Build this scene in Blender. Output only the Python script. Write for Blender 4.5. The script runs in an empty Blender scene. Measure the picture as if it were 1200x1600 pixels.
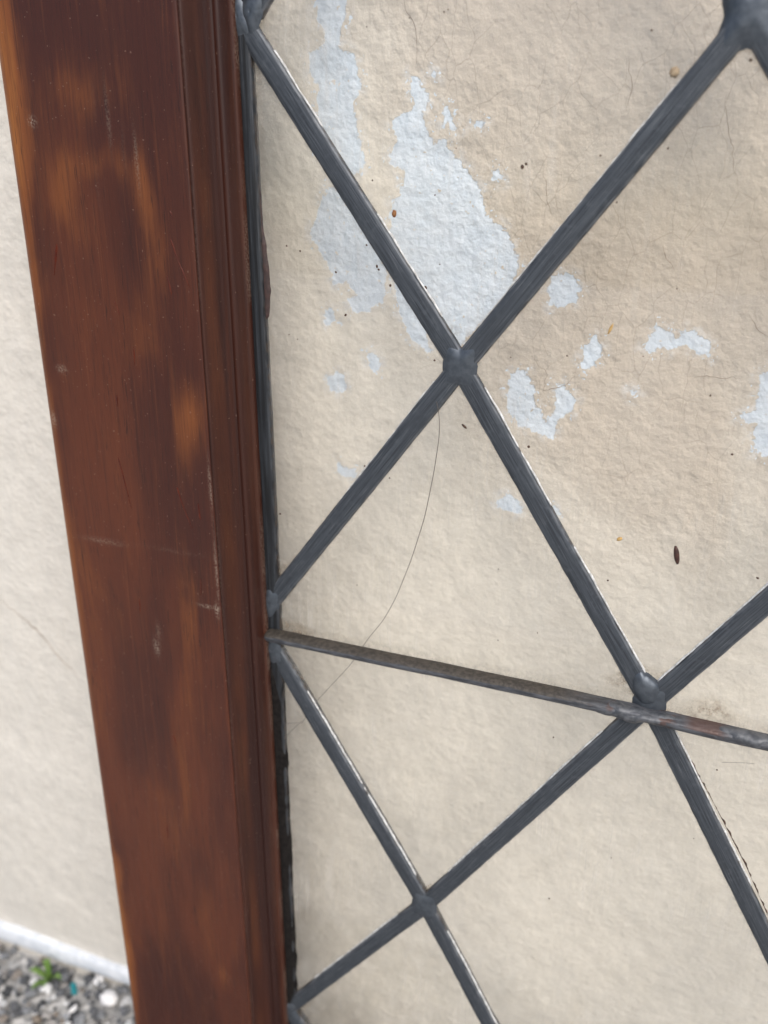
import bpy, math, random
import numpy as np
from mathutils import Matrix, Vector

random.seed(7)
rng = np.random.default_rng(11)
S = bpy.context.scene
COL = S.collection

# ------------------------------------------------------------------ camera, sky, sun, exposure
cam_d = bpy.data.cameras.new('camera')
cam = bpy.data.objects.new('camera', cam_d); COL.objects.link(cam)
cam.matrix_world = Matrix(((0.93493, -0.13702, 0.32732, 0.07138),
                           (0.35464, 0.39193, -0.84889, -0.24684),
                           (-0.01197, 0.90973, 0.41502, 0.07361),
                           (0, 0, 0, 1)))
cam_d.sensor_fit = 'VERTICAL'; cam_d.sensor_height = 36; cam_d.sensor_width = 27
cam_d.lens = 29.427
cam_d.clip_start = 0.01; cam_d.clip_end = 200
cam_d.dof.use_dof = True
cam_d.dof.focus_distance = 0.27
cam_d.dof.aperture_fstop = 9.0
S.camera = cam

SUN_EL, SUN_AZ = math.radians(48), math.radians(150)      # azimuth from +Y, clockwise
w = bpy.data.worlds.new('World'); S.world = w; w.use_nodes = True
nt = w.node_tree; nt.nodes.clear()
sky = nt.nodes.new('ShaderNodeTexSky'); sky.sky_type = 'NISHITA'; sky.sun_disc = False
sky.sun_elevation = SUN_EL; sky.sun_rotation = SUN_AZ
sky.air_density = 1.0; sky.dust_density = 3.0; sky.ozone_density = 1.0
bg = nt.nodes.new('ShaderNodeBackground'); bg.inputs[1].default_value = 0.075
out = nt.nodes.new('ShaderNodeOutputWorld')
nt.links.new(sky.outputs[0], bg.inputs[0]); nt.links.new(bg.outputs[0], out.inputs[0])

sd = bpy.data.lights.new('sun', 'SUN'); sun = bpy.data.objects.new('sun', sd); COL.objects.link(sun)
sd.energy = 1.5; sd.angle = math.radians(44); sd.color = (1.0, 0.965, 0.915)
sdir = Vector((math.sin(SUN_AZ)*math.cos(SUN_EL), math.cos(SUN_AZ)*math.cos(SUN_EL), math.sin(SUN_EL)))
sun.rotation_euler = sdir.to_track_quat('Z', 'Y').to_euler()

S.view_settings.view_transform = 'Standard'; S.view_settings.look = 'None'
S.view_settings.gamma = 1.0; S.view_settings.use_curve_mapping = False
S.view_settings.exposure = 0.9
S.cycles.transparent_max_bounces = 12
S.cycles.max_bounces = 6; S.cycles.diffuse_bounces = 3; S.cycles.glossy_bounces = 3

# ------------------------------------------------------------------ helpers
LEAN = math.radians(4.0)
cL, sL = math.cos(LEAN), math.sin(LEAN)
V0 = -0.4225                                   # bottom of the sash, in window height
def W(u, v, n):                                # window plane (right, up, out towards the viewer) -> world
    return np.array([u, v*sL - n*cL, v*cL + n*sL])
def WA(p):                                     # same for an (N,3) array of u, v, n
    p = np.asarray(p, float)
    return np.stack([p[:,0], p[:,1]*sL - p[:,2]*cL, p[:,1]*cL + p[:,2]*sL], 1)
def LA(p):                                     # window plane -> local space of the sash empty
    p = np.asarray(p, float)
    return np.stack([p[:,0], -p[:,2], p[:,1]-V0], 1)

def vnoise(x, y, seed=0):                      # smooth value noise, -1..1
    r = np.random.default_rng(seed).random((64, 64))*2-1
    xi = np.floor(x).astype(int); yi = np.floor(y).astype(int)
    fx = x-xi; fy = y-yi
    fx = fx*fx*fx*(fx*(fx*6-15)+10); fy = fy*fy*fy*(fy*(fy*6-15)+10)
    a = r[xi%64, yi%64]; b = r[(xi+1)%64, yi%64]; c = r[xi%64, (yi+1)%64]; d = r[(xi+1)%64, (yi+1)%64]
    return (a*(1-fx)+b*fx)*(1-fy)+(c*(1-fx)+d*fx)*fy
def fbm(x, y, seed=0, oct=4):
    s = 0; a = 1; t = 0
    for k in range(oct):
        s = s+a*vnoise(x*2**k+k*13.7, y*2**k+k*7.3, seed+k); t += a; a *= .5
    return s/t
def sstep(a, b, x):
    t = np.clip((x-a)/(b-a), 0, 1); return t*t*(3-2*t)

def mesh(name, verts, faces, mat=None, parent=None, smooth=True, uv=None, attrs=None, loc=None):
    me = bpy.data.meshes.new(name)
    verts = np.asarray(verts, float)
    if loc is not None: verts = verts-np.asarray(loc)
    me.from_pydata(verts.tolist(), [], [tuple(int(i) for i in f) for f in faces]); me.update()
    if smooth: me.polygons.foreach_set('use_smooth', [True]*len(me.polygons))
    if uv is not None:
        l = me.uv_layers.new(name='UVMap'); idx = np.empty(len(me.loops), int); me.loops.foreach_get('vertex_index', idx)
        l.data.foreach_set('uv', np.asarray(uv, float)[idx].ravel())
    for k, a in (attrs or {}).items():
        at = me.attributes.new(k, 'FLOAT', 'POINT'); at.data.foreach_set('value', np.asarray(a, float))
    o = bpy.data.objects.new(name, me); COL.objects.link(o)
    if mat:
        for m in (mat if isinstance(mat, (list, tuple)) else [mat]): me.materials.append(m)
    if parent: o.parent = parent
    if loc is not None: o.location = loc
    return o
def tag(o, label=None, cat=None, group=None, kind=None):
    for k, v in (('label', label), ('category', cat), ('group', group), ('kind', kind)):
        if v: o[k] = v
    return o
def empty(name, loc):
    o = bpy.data.objects.new(name, None); COL.objects.link(o); o.location = loc; o.empty_display_size = .02; return o
def grid_faces(nu, nv, wrap=False, off=0):
    f = []
    for i in range(nu-1):
        for j in range(nv if wrap else nv-1):
            k = (j+1) % nv
            f.append((off+i*nv+j, off+(i+1)*nv+j, off+(i+1)*nv+k, off+i*nv+k))
    return f

def polyline(pts, step):                       # resample, slightly smoothed
    pts = np.asarray(pts, float)
    d = np.r_[0, np.cumsum(np.linalg.norm(np.diff(pts, axis=0), axis=1))]
    n = max(2, int(d[-1]/step)+1); s = np.linspace(0, d[-1], n)
    P = np.stack([np.interp(s, d, pts[:, k]) for k in range(pts.shape[1])], 1)
    for _ in range(8):
        if n > 4: P[1:-1] = P[1:-1]*.5+(P[:-2]+P[2:])*.25
    return P, s
def tube3(pts, rad, sides=8, step=.002, caps=True):          # round tube through 3-D points; rad scalar or per-point
    P, s = polyline(pts, step); n = len(P)
    r = np.interp(np.linspace(0, 1, n), np.linspace(0, 1, len(np.atleast_1d(rad))), np.atleast_1d(rad))
    T = np.gradient(P, axis=0); T /= np.linalg.norm(T, axis=1)[:, None]
    ref = np.array([0, 1., 0]); A = np.cross(T, ref); A /= np.linalg.norm(A, axis=1)[:, None]+1e-12; B = np.cross(T, A)
    th = np.arange(sides)/sides*2*np.pi
    Vt = (P[:, None]+r[:, None, None]*(np.cos(th)[None, :, None]*A[:, None]+np.sin(th)[None, :, None]*B[:, None])).reshape(-1, 3)
    F = grid_faces(n, sides, True)
    if caps: F += [tuple(range(sides))[::-1], tuple((n-1)*sides+k for k in range(sides))]
    return Vt, F

# ------------------------------------------------------------------ node helpers
class N:
    def __init__(s, name):
        s.m = bpy.data.materials.new(name); s.m.use_nodes = True; s.t = s.m.node_tree; s.t.nodes.clear()
        s.out = s.t.nodes.new('ShaderNodeOutputMaterial')
    def n(s, typ, **kw):
        x = s.t.nodes.new('ShaderNode'+typ)
        for k, v in kw.items():
            if k.startswith('_'): setattr(x, k[1:], v)
        for k, v in kw.items():
            if k.startswith('_'): continue
            k = int(k[1:]) if k[0] == 'i' and k[1:].isdigit() else k.replace('__', ' ')
            if isinstance(v, bpy.types.NodeSocket): s.t.links.new(v, x.inputs[k])
            else: x.inputs[k].default_value = v
        return x
    def math(s, op, a, b=0., c=None, clamp=False):
        x = s.n('Math', _operation=op, i0=a, i1=b); x.use_clamp = clamp
        if c is not None:
            if isinstance(c, bpy.types.NodeSocket): s.t.links.new(c, x.inputs[2])
            else: x.inputs[2].default_value = c
        return x.outputs[0]
    def mix(s, f, a, b, typ='MIX'):
        x = s.t.nodes.new('ShaderNodeMix'); x.data_type = 'RGBA'; x.blend_type = typ; x.clamp_factor = True
        for sock, v in ((x.inputs[0], f), (x.inputs[6], a), (x.inputs[7], b)):
            if isinstance(v, bpy.types.NodeSocket): s.t.links.new(v, sock)
            else: sock.default_value = (tuple(v)+(1,) if isinstance(v, (tuple, list)) and len(v) == 3 else v)
        return x.outputs[2]
    def ramp(s, f, a, b, lo=0., hi=1.):
        x = s.n('MapRange', _interpolation_type='SMOOTHSTEP', i0=f, i1=a, i2=b, i3=lo, i4=hi); return x.outputs[0]
    def noise(s, vec, scale, detail=3., rough=.5, dist=0.):
        return s.n('TexNoise', Vector=vec, Scale=scale, Detail=detail, Roughness=rough, Distortion=dist).outputs['Fac']
    def attr(s, name): return s.n('Attribute', _attribute_name=name).outputs['Fac']
    def vec(s, src, sc):
        return s.n('Mapping', i0=src, Scale=sc).outputs[0]
    def obj(s): return s.n('TexCoord').outputs['Object']
    def uv(s): return s.n('TexCoord').outputs['UV']
    def bump(s, h, strength, dist, normal=None):
        x = s.n('Bump', Height=h, Strength=strength, Distance=dist)
        if normal: s.t.links.new(normal, x.inputs['Normal'])
        return x.outputs[0]
    def bsdf(s, **kw):
        x = s.n('BsdfPrincipled')
        for k, v in kw.items():
            k = k.replace('__', ' ')
            if isinstance(v, bpy.types.NodeSocket): s.t.links.new(v, x.inputs[k])
            else: x.inputs[k].default_value = (tuple(v)+(1,) if isinstance(v, (tuple, list)) and len(v) == 3 else v)
        return x.outputs[0]
    def done(s, sh): s.t.links.new(sh, s.out.inputs[0]); return s.m

# ------------------------------------------------------------------ materials
def mat_wall():
    k = N('weathered masonry paint'); p = k.obj()
    n2 = k.noise(p, 170, 1, .5); n3 = k.noise(p, 45, 3); n4 = k.noise(p, 9, 2)
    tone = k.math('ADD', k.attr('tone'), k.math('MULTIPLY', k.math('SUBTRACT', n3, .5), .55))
    px = k.n('SeparateXYZ', i0=p).outputs[0]
    pale = k.mix(k.ramp(px, -.16, -.07), (.635, .605, .55), (.75, .698, .605))      # painted lighter behind the glass, making up its light loss and reflected veil
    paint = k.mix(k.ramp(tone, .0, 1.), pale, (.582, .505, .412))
    mott = k.ramp(k.noise(p, 130, 4, .6), .3, .7, .94, 1.05)
    paint = k.mix(1., paint, k.n('CombineColor', i0=mott, i1=mott, i2=mott).outputs[0], 'MULTIPLY')
    # fine dirt freckles in the paint
    fr = k.ramp(k.noise(p, 1400, 1), .70, .78)
    paint = k.mix(k.math('MULTIPLY', fr, .25), paint, (.33, .26, .2))
    # hairline crazing, only in the tan area
    wv = k.n('VectorMath', _operation='ADD', i0=p, i1=k.n('VectorMath', _operation='SCALE', i0=k.n('TexNoise', Vector=p, Scale=70., Detail=3.).outputs['Color'], Scale=.0065).outputs[0]).outputs[0]
    vo = k.n('TexVoronoi', _feature='DISTANCE_TO_EDGE', Vector=k.vec(wv, (1.35, 1.35, .6)), Scale=105.).outputs['Distance']
    line = k.ramp(vo, .0, .026, 1., 0.)
    gate = k.ramp(k.noise(p, 40, 3), .36, .56)
    crack = k.math('MULTIPLY', k.math('MULTIPLY', line, gate), k.ramp(k.attr('tone'), .25, .8))
    sdv = k.math('ADD', k.attr('peel'), k.math('MULTIPLY', k.math('SUBTRACT', k.noise(p, 420, 5, .7), .5), .0048))
    fl = k.math('MULTIPLY', k.ramp(k.noise(p, 620, 2, .6), .635, .66), k.ramp(k.attr('peel'), -.0045, -.0012))     # flecks round the flaked patches
    isl = k.math('MULTIPLY', k.ramp(k.noise(p, 480, 2, .6), .66, .685), k.ramp(k.attr('peel'), .0012, .003))     # islands of paint left on
    sdv = k.math('SUBTRACT', k.math('ADD', sdv, k.math('MULTIPLY', fl, .006)), k.math('MULTIPLY', isl, .012))
    bare = k.ramp(sdv, -.00015, .00022)            # 1 where the topcoat has flaked off
    rim = k.math('MULTIPLY', k.ramp(sdv, -.0016, -.0002), k.math('SUBTRACT', 1., bare))
    paint = k.mix(k.math('MULTIPLY', crack, .30), paint, (.24, .175, .125))
    thin = k.math('MULTIPLY', k.ramp(k.attr('peel'), -.0042, -.0004), k.ramp(k.noise(p, 210, 4, .65), .46, .60))      # topcoat worn thin round the flakes
    paint = k.mix(k.math('MULTIPLY', thin, .5), paint, (.72, .735, .745))
    paint = k.mix(k.math('MULTIPLY', rim, .22), paint, (.74, .70, .63))
    white = k.mix(k.ramp(n2, .35, .65), (.655, .74, .825), (.725, .80, .875))
    col = k.mix(bare, paint, white)
    l1 = k.noise(p, 360, 2.5, .5)
    h = k.math('ADD', k.math('MULTIPLY', l1, 1.2), k.math('MULTIPLY', n2, .55))
    h = k.math('ADD', h, k.math('MULTIPLY', k.noise(p, 1100, 3, .6), .22))
    h = k.math('SUBTRACT', h, k.math('MULTIPLY', bare, .36))
    nb = k.bump(h, k.math('MAXIMUM', k.ramp(k.attr('tone'), 0, .8, .42, .64), k.math('MULTIPLY', bare, .55)), .0013)
    return k.done(k.bsdf(Base__Color=col, Roughness=k.ramp(bare, 0, 1, .62, .72), Normal=nb, Specular__IOR__Level=.35))

def mat_wood(dark=False):
    k = N('dark stained moulding wood' if dark else 'stained varnished wood'); p = k.obj()
    q = k.n('VectorMath', _operation='ADD', i0=p, i1=k.n('VectorMath', _operation='SCALE', i0=k.n('TexNoise', Vector=k.vec(p, (30, 30, 9)), Scale=1., Detail=2.).outputs['Color'], Scale=.004).outputs[0]).outputs[0]
    grain = k.noise(k.vec(q, (700, 700, 18)), 1., 4, .6)
    fib = k.noise(k.vec(q, (1700, 1700, 34)), 1., 3, .65)
    blot = k.noise(k.vec(q, (60, 60, 22)), 1., 4, .55, .5)
    st = k.math('ADD', k.attr('stain'), k.math('MULTIPLY', k.math('SUBTRACT', blot, .5), 1.0 if not dark else .25))
    st = k.math('ADD', st, k.math('MULTIPLY', k.math('SUBTRACT', grain, .5), .40 if not dark else .3))
    st = k.math('ADD', st, k.math('MULTIPLY', k.math('SUBTRACT', k.noise(k.vec(q, (380, 380, 22)), 1., 5, .7), .5), .46 if not dark else .15))
    deep = k.mix(k.ramp(k.noise(k.vec(q, (35, 35, 10)), 1., 3), .35, .65), (.044, .0120, .0076), (.084, .0225, .0100))
    if dark: deep = k.mix(k.ramp(k.noise(k.vec(q, (260, 260, 6)), 1., 2), .3, .7), (.024, .0076, .0055), (.043, .0128, .0072))
    c = k.mix(k.ramp(st, .0, .85), deep, (.160, .050, .0145))
    c = k.mix(k.ramp(st, .7, 1.3), c, (.30, .115, .028))
    c = k.mix(k.ramp(fib, .52, .68, 0., .36), c, (.022, .009, .007))
    c = k.mix(k.ramp(k.noise(k.vec(q, (1000, 1000, 9)), 1., 3, .6), .58, .70, 0., .24 if not dark else .1), c, (.024, .009, .007))
    c = k.mix(k.ramp(k.noise(k.vec(q, (1300, 1300, 16)), 1., 2, .6), .60, .72, 0., .16 if not dark else .04), c, (.19, .066, .026))
    pore = k.math('MULTIPLY', k.ramp(k.noise(k.vec(q, (1900, 1900, 110)), 1., 1), .66, .72), k.ramp(k.noise(k.vec(p, (50, 50, 20)), 1., 2), .4, .6, .25, 1.))
    c = k.mix(k.math('MULTIPLY', pore, .6), c, (.016, .007, .0055))
    sc = k.attr('scuff')
    c = k.mix(k.math('MULTIPLY', sc, k.ramp(k.noise(p, 1500, 3), .4, .6)), c, (.30, .24, .19))
    # dust nibs caught in the varnish
    nib = k.ramp(k.noise(p, 1100, 1), .745, .78)
    c = k.mix(k.math('MULTIPLY', nib, .35), c, (.28, .18, .14))
    h = k.math('ADD', k.math('MULTIPLY', grain, .6), k.math('MULTIPLY', fib, .4))
    nb = k.bump(k.math('ADD', h, k.math('MULTIPLY', k.noise(p, 240, 2), .5)), .22, .0005)
    return k.done(k.bsdf(Base__Color=c, Roughness=k.ramp(grain, .3, .7, .36, .48), Normal=nb, Specular__IOR__Level=.32, Coat__Weight=.0))

def mat_lead(solder=False, black=False):
    k = N('solder' if solder else 'weathered lead'); u = k.uv(); p = k.obj()
    if solder:
        n = k.noise(p, 420, 4, .6); c = k.mix(k.ramp(n, .35, .65), (.066, .078, .094), (.092, .106, .125))
        nb = k.bump(k.noise(p, 200, 1, .5), .05, .0008)
        return k.done(k.bsdf(Base__Color=c, Metallic=.6, Roughness=k.ramp(n, .3, .7, .34, .42), Normal=nb))
    s = k.n('SeparateXYZ', i0=u)
    st = k.noise(k.vec(u, (45, 2600, 1)), 1., 4, .6, .1)           # die marks drawn along the strip
    n = k.noise(p, 500, 4, .6)
    c = k.mix(k.ramp(st, .35, .68), (.032, .038, .047), (.070, .081, .096))
    c = k.mix(k.ramp(n, .5, .75, 0., .35), c, (.10, .112, .128))
    c = k.mix(k.ramp(k.noise(k.vec(u, (90, 5200, 1)), 1., 2), .60, .74, 0., .6), c, (.18, .195, .21))
    if black:
        c = k.mix(k.ramp(k.noise(k.vec(u, (30, 900, 1)), 1., 3), .35, .62, .55, 1.), c, (.010, .011, .013))  # border came: grime and the moulding's shade, both put into the colour
    av = k.math('ABSOLUTE', s.outputs[1])
    wear = k.math('MULTIPLY', k.ramp(av, .0027, .0033), k.ramp(k.noise(k.vec(u, (150, 600, 1)), 1., 3), .35, .6))
    c = k.mix(k.math('MULTIPLY', wear, .35 if not black else .1), c, (.26, .27, .29))
    edge = k.math('MULTIPLY', k.ramp(av, .0033, .00365), k.ramp(k.noise(k.vec(u, (220, 300, 1)), 1., 3), .45, .6))
    c = k.mix(k.math('MULTIPLY', edge, .6), c, (.07, .052, .04))       # grime packed under the flange
    nb = k.bump(k.math('ADD', st, k.math('MULTIPLY', n, .6)), .16, .0004)
    return k.done(k.bsdf(Base__Color=c, Metallic=.4, Roughness=k.ramp(st, .3, .7, .44, .58), Normal=nb))

def mat_bar():
    k = N('old iron bar'); p = k.obj(); u = k.uv()
    v = k.n('SeparateXYZ', i0=u).outputs[1]                          # 0 = sheltered lower face, 1 = upper face
    x = k.n('SeparateXYZ', i0=u).outputs[0]
    n = k.noise(k.vec(p, (160, 900, 900)), 1., 4, .6)
    c = k.mix(k.ramp(n, .35, .65), (.040, .043, .050), (.098, .104, .118))
    dust = k.mix(k.ramp(k.noise(p, 700, 4, .6), .4, .6), (.036, .031, .026), (.064, .055, .045))
    left = k.ramp(x, .105, .130, 1., .0)
    c = k.mix(k.math('MULTIPLY', k.ramp(k.math('ADD', v, k.math('MULTIPLY', k.math('SUBTRACT', n, .5), .25)), .50, .58), left), c, dust)
    rust = k.math('MULTIPLY', k.ramp(k.noise(p, 210, 4, .6), .55, .68), k.ramp(x, .10, .14))
    spot = k.ramp(k.math('ABSOLUTE', k.math('SUBTRACT', x, .1565)), .003, .008, 1., 0.)
    rust = k.math('MAXIMUM', rust, k.math('MULTIPLY', spot, k.ramp(v, .4, .55)))
    c = k.mix(k.math('MULTIPLY', rust, .6), c, (.085, .034, .019))
    nb = k.bump(k.math('ADD', n, k.noise(p, 600, 3)), .4, .0007)
    return k.done(k.bsdf(Base__Color=c, Metallic=.25, Roughness=k.ramp(n, .3, .7, .42, .6), Normal=nb))

def mat_glass():
    k = N('old window glass'); p = k.obj()
    nb = k.bump(k.noise(p, 26, 2), .12, .0015)
    gl = k.n('BsdfGlossy', Color=(1, 1, 1, 1), Roughness=.015, Normal=nb).outputs[0]
    tr = k.n('BsdfTransparent', Color=(.997, .999, .997, 1)).outputs[0]
    bf = k.n('NewGeometry').outputs['Backfacing']
    fr = k.n('Fresnel', IOR=k.ramp(bf, 0, 1, 1.5, 1/1.5), Normal=nb).outputs[0]      # a rear face seen from inside: no total reflection, the slab is plane
    a = k.n('MixShader', i0=fr, i1=tr, i2=gl).outputs[0]
    film = k.math('MULTIPLY', k.ramp(k.noise(k.vec(p, (40, 40, 16)), 1., 4, .6), .35, .75), .05)
    film = k.math('ADD', film, k.math('MULTIPLY', k.attr('dust'), k.ramp(k.noise(p, 55, 4, .6), .25, .7, .5, 1.2)))
    film = k.math('ADD', film, k.math('MULTIPLY', k.attr('grime'), k.ramp(k.noise(p, 330, 5, .7), .40, .66, .0, .66)))
    wipe = k.math('MULTIPLY', k.ramp(k.noise(k.vec(p, (420, 420, 26)), 1., 3, .6), .50, .8), k.ramp(k.noise(p, 22, 2), .45, .7))
    film = k.math('ADD', film, k.math('MULTIPLY', wipe, .34))
    cl = k.mix(k.ramp(k.attr('grime'), .1, .7), (.62, .59, .54), (.25, .20, .15))
    df = k.n('BsdfDiffuse', Color=cl).outputs[0]
    return k.done(k.n('MixShader', i0=film, i1=a, i2=df).outputs[0])

def mat_plain(name, ca, cb, scale=300., rough=.7, bump=.3, dist=.0005, **kw):
    k = N(name); p = k.obj(); n = k.noise(p, scale, 4, .6)
    return k.done(k.bsdf(Base__Color=k.mix(k.ramp(n, .35, .65), ca, cb), Roughness=rough, Normal=k.bump(n, bump, dist), **kw))
def mat_gravel(name='gravel stone'):
    k = N(name); p = k.obj(); t = k.attr('tint')
    c = k.n('ValToRGB', i0=t); e = c.color_ramp.elements
    cols = [(0, (.035, .037, .042)), (.22, (.10, .105, .115)), (.45, (.24, .25, .265)), (.62, (.20, .165, .13)), (.75, (.40, .41, .42)), (1, (.74, .745, .75))]
    e[0].position, e[0].color = 0, cols[0][1]+(1,); e[1].position, e[1].color = 1, cols[-1][1]+(1,)
    for q, cc in cols[1:-1]: x = e.new(q); x.color = cc+(1,)
    n = k.noise(p, 900, 3); m = k.ramp(n, .3, .7, .75, 1.2)
    col = k.mix(1., c.outputs[0], k.n('CombineColor', i0=m, i1=m, i2=m).outputs[0], 'MULTIPLY')
    return k.done(k.bsdf(Base__Color=col, Roughness=.75, Normal=k.bump(n, .4, .0006)))
def mat_ground():
    k = N('gravelly ground'); p = k.obj()
    v = k.n('TexVoronoi', Vector=p, Scale=150.); m = k.n('SeparateColor', i0=v.outputs['Color']).outputs[0]
    c = k.n('ValToRGB', i0=m); e = c.color_ramp.elements; e[0].color = (.10, .10, .105, 1); e[1].color = (.6, .6, .6, 1); x = e.new(.6); x.color = (.46, .46, .46, 1)
    return k.done(k.bsdf(Base__Color=k.mix(k.noise(p, 6, 3), c.outputs[0], (.50, .495, .48)), Roughness=.9, Normal=k.bump(v.outputs['Distance'], .8, .004)))

M = dict(wall=mat_wall(), wood=mat_wood(), mould=mat_wood(True), lead=mat_lead(), solder=mat_lead(True), dullsolder=mat_plain('dull solder skin', (.050, .056, .066), (.11, .115, .125), 420, .48, .3, Metallic=.35), blacklead=mat_lead(False, True), bar=mat_bar(), glass=mat_glass(),
         band=mat_plain('white plinth paint', (.56, .60, .65), (.68, .71, .75), 160),
         gravel=mat_gravel(), ground=mat_ground(),
         putty=mat_plain('black glazing putty', (.006, .005, .005), (.014, .012, .011), 500, .8, .4, Specular__IOR__Level=.12),
         brownputty=mat_plain('brown varnish lip', (.022, .011, .010), (.042, .020, .017), 500, .5, .5),
         cement=mat_plain('pale glazing cement', (.36, .36, .355), (.62, .63, .63), 700, .8, .6),
         drip=mat_plain('dark varnish run', (.050, .008, .004), (.085, .014, .005), 300, .3, .1, Specular__IOR__Level=.25),
         speck=mat_plain('dark grit', (.025, .016, .012), (.08, .04, .024), 900, .7, .3),
         rustspeck=mat_plain('rust fleck', (.16, .06, .02), (.25, .11, .035), 900, .7, .3),
         ochre=mat_plain('ochre crumb', (.36, .22, .07), (.5, .33, .13), 900, .7, .3),
         tan=mat_plain('tan smear', (.22, .16, .10), (.38, .3, .2), 900, .8, .3),
         seed=mat_plain('brown seed', (.030, .011, .008), (.06, .022, .015), 900, .4, .3),
         hair=mat_plain('dark hair', (.09, .08, .072), (.15, .13, .118), 900, .45, .0),
         leaf=mat_plain('weed leaf', (.09, .17, .035), (.15, .24, .06), 200, .5, .2),
         teal=mat_plain('teal plastic', (.01, .16, .19), (.02, .22, .25), 200, .4, .1),
         stone=mat_plain('white stone', (.68, .68, .69), (.8, .8, .8), 300, .8, .4),
         crack=mat_plain('crack dirt', (.24, .18, .13), (.38, .30, .23), 900, .9, .0))

# ------------------------------------------------------------------ ground
def gz(x, y):                                   # gravel level
    return -.4285+.05*(np.clip(x, -.7, -.2)+.322)
def axis(parts):                                # [(a,b,step)...] joined
    return np.unique(np.round(np.concatenate([np.arange(a, b, s) for a, b, s in parts]+[[parts[-1][1]]]), 6))
gx = axis([(-20, -2, 3), (-2, -.7, .13), (-.7, .3, .01), (.3, 2, .17), (2, 20, 3)])
gy = axis([(-20, -1, 1.9), (-1, -.3, .07), (-.3, .04, .01)])
X, Y = np.meshgrid(gx, gy, indexing='ij')
Z = gz(X, Y)-.004+.002*fbm(X*60+40, Y*60+40, 3)*(np.abs(X) < .7)
o = mesh('ground', np.stack([X, Y, Z], -1).reshape(-1, 3), [f[::-1] for f in grid_faces(len(gx), len(gy))][::1], M['ground'])
o.data.flip_normals() if o.data.polygons[0].normal.z < 0 else None
tag(o, kind='structure')

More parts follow.
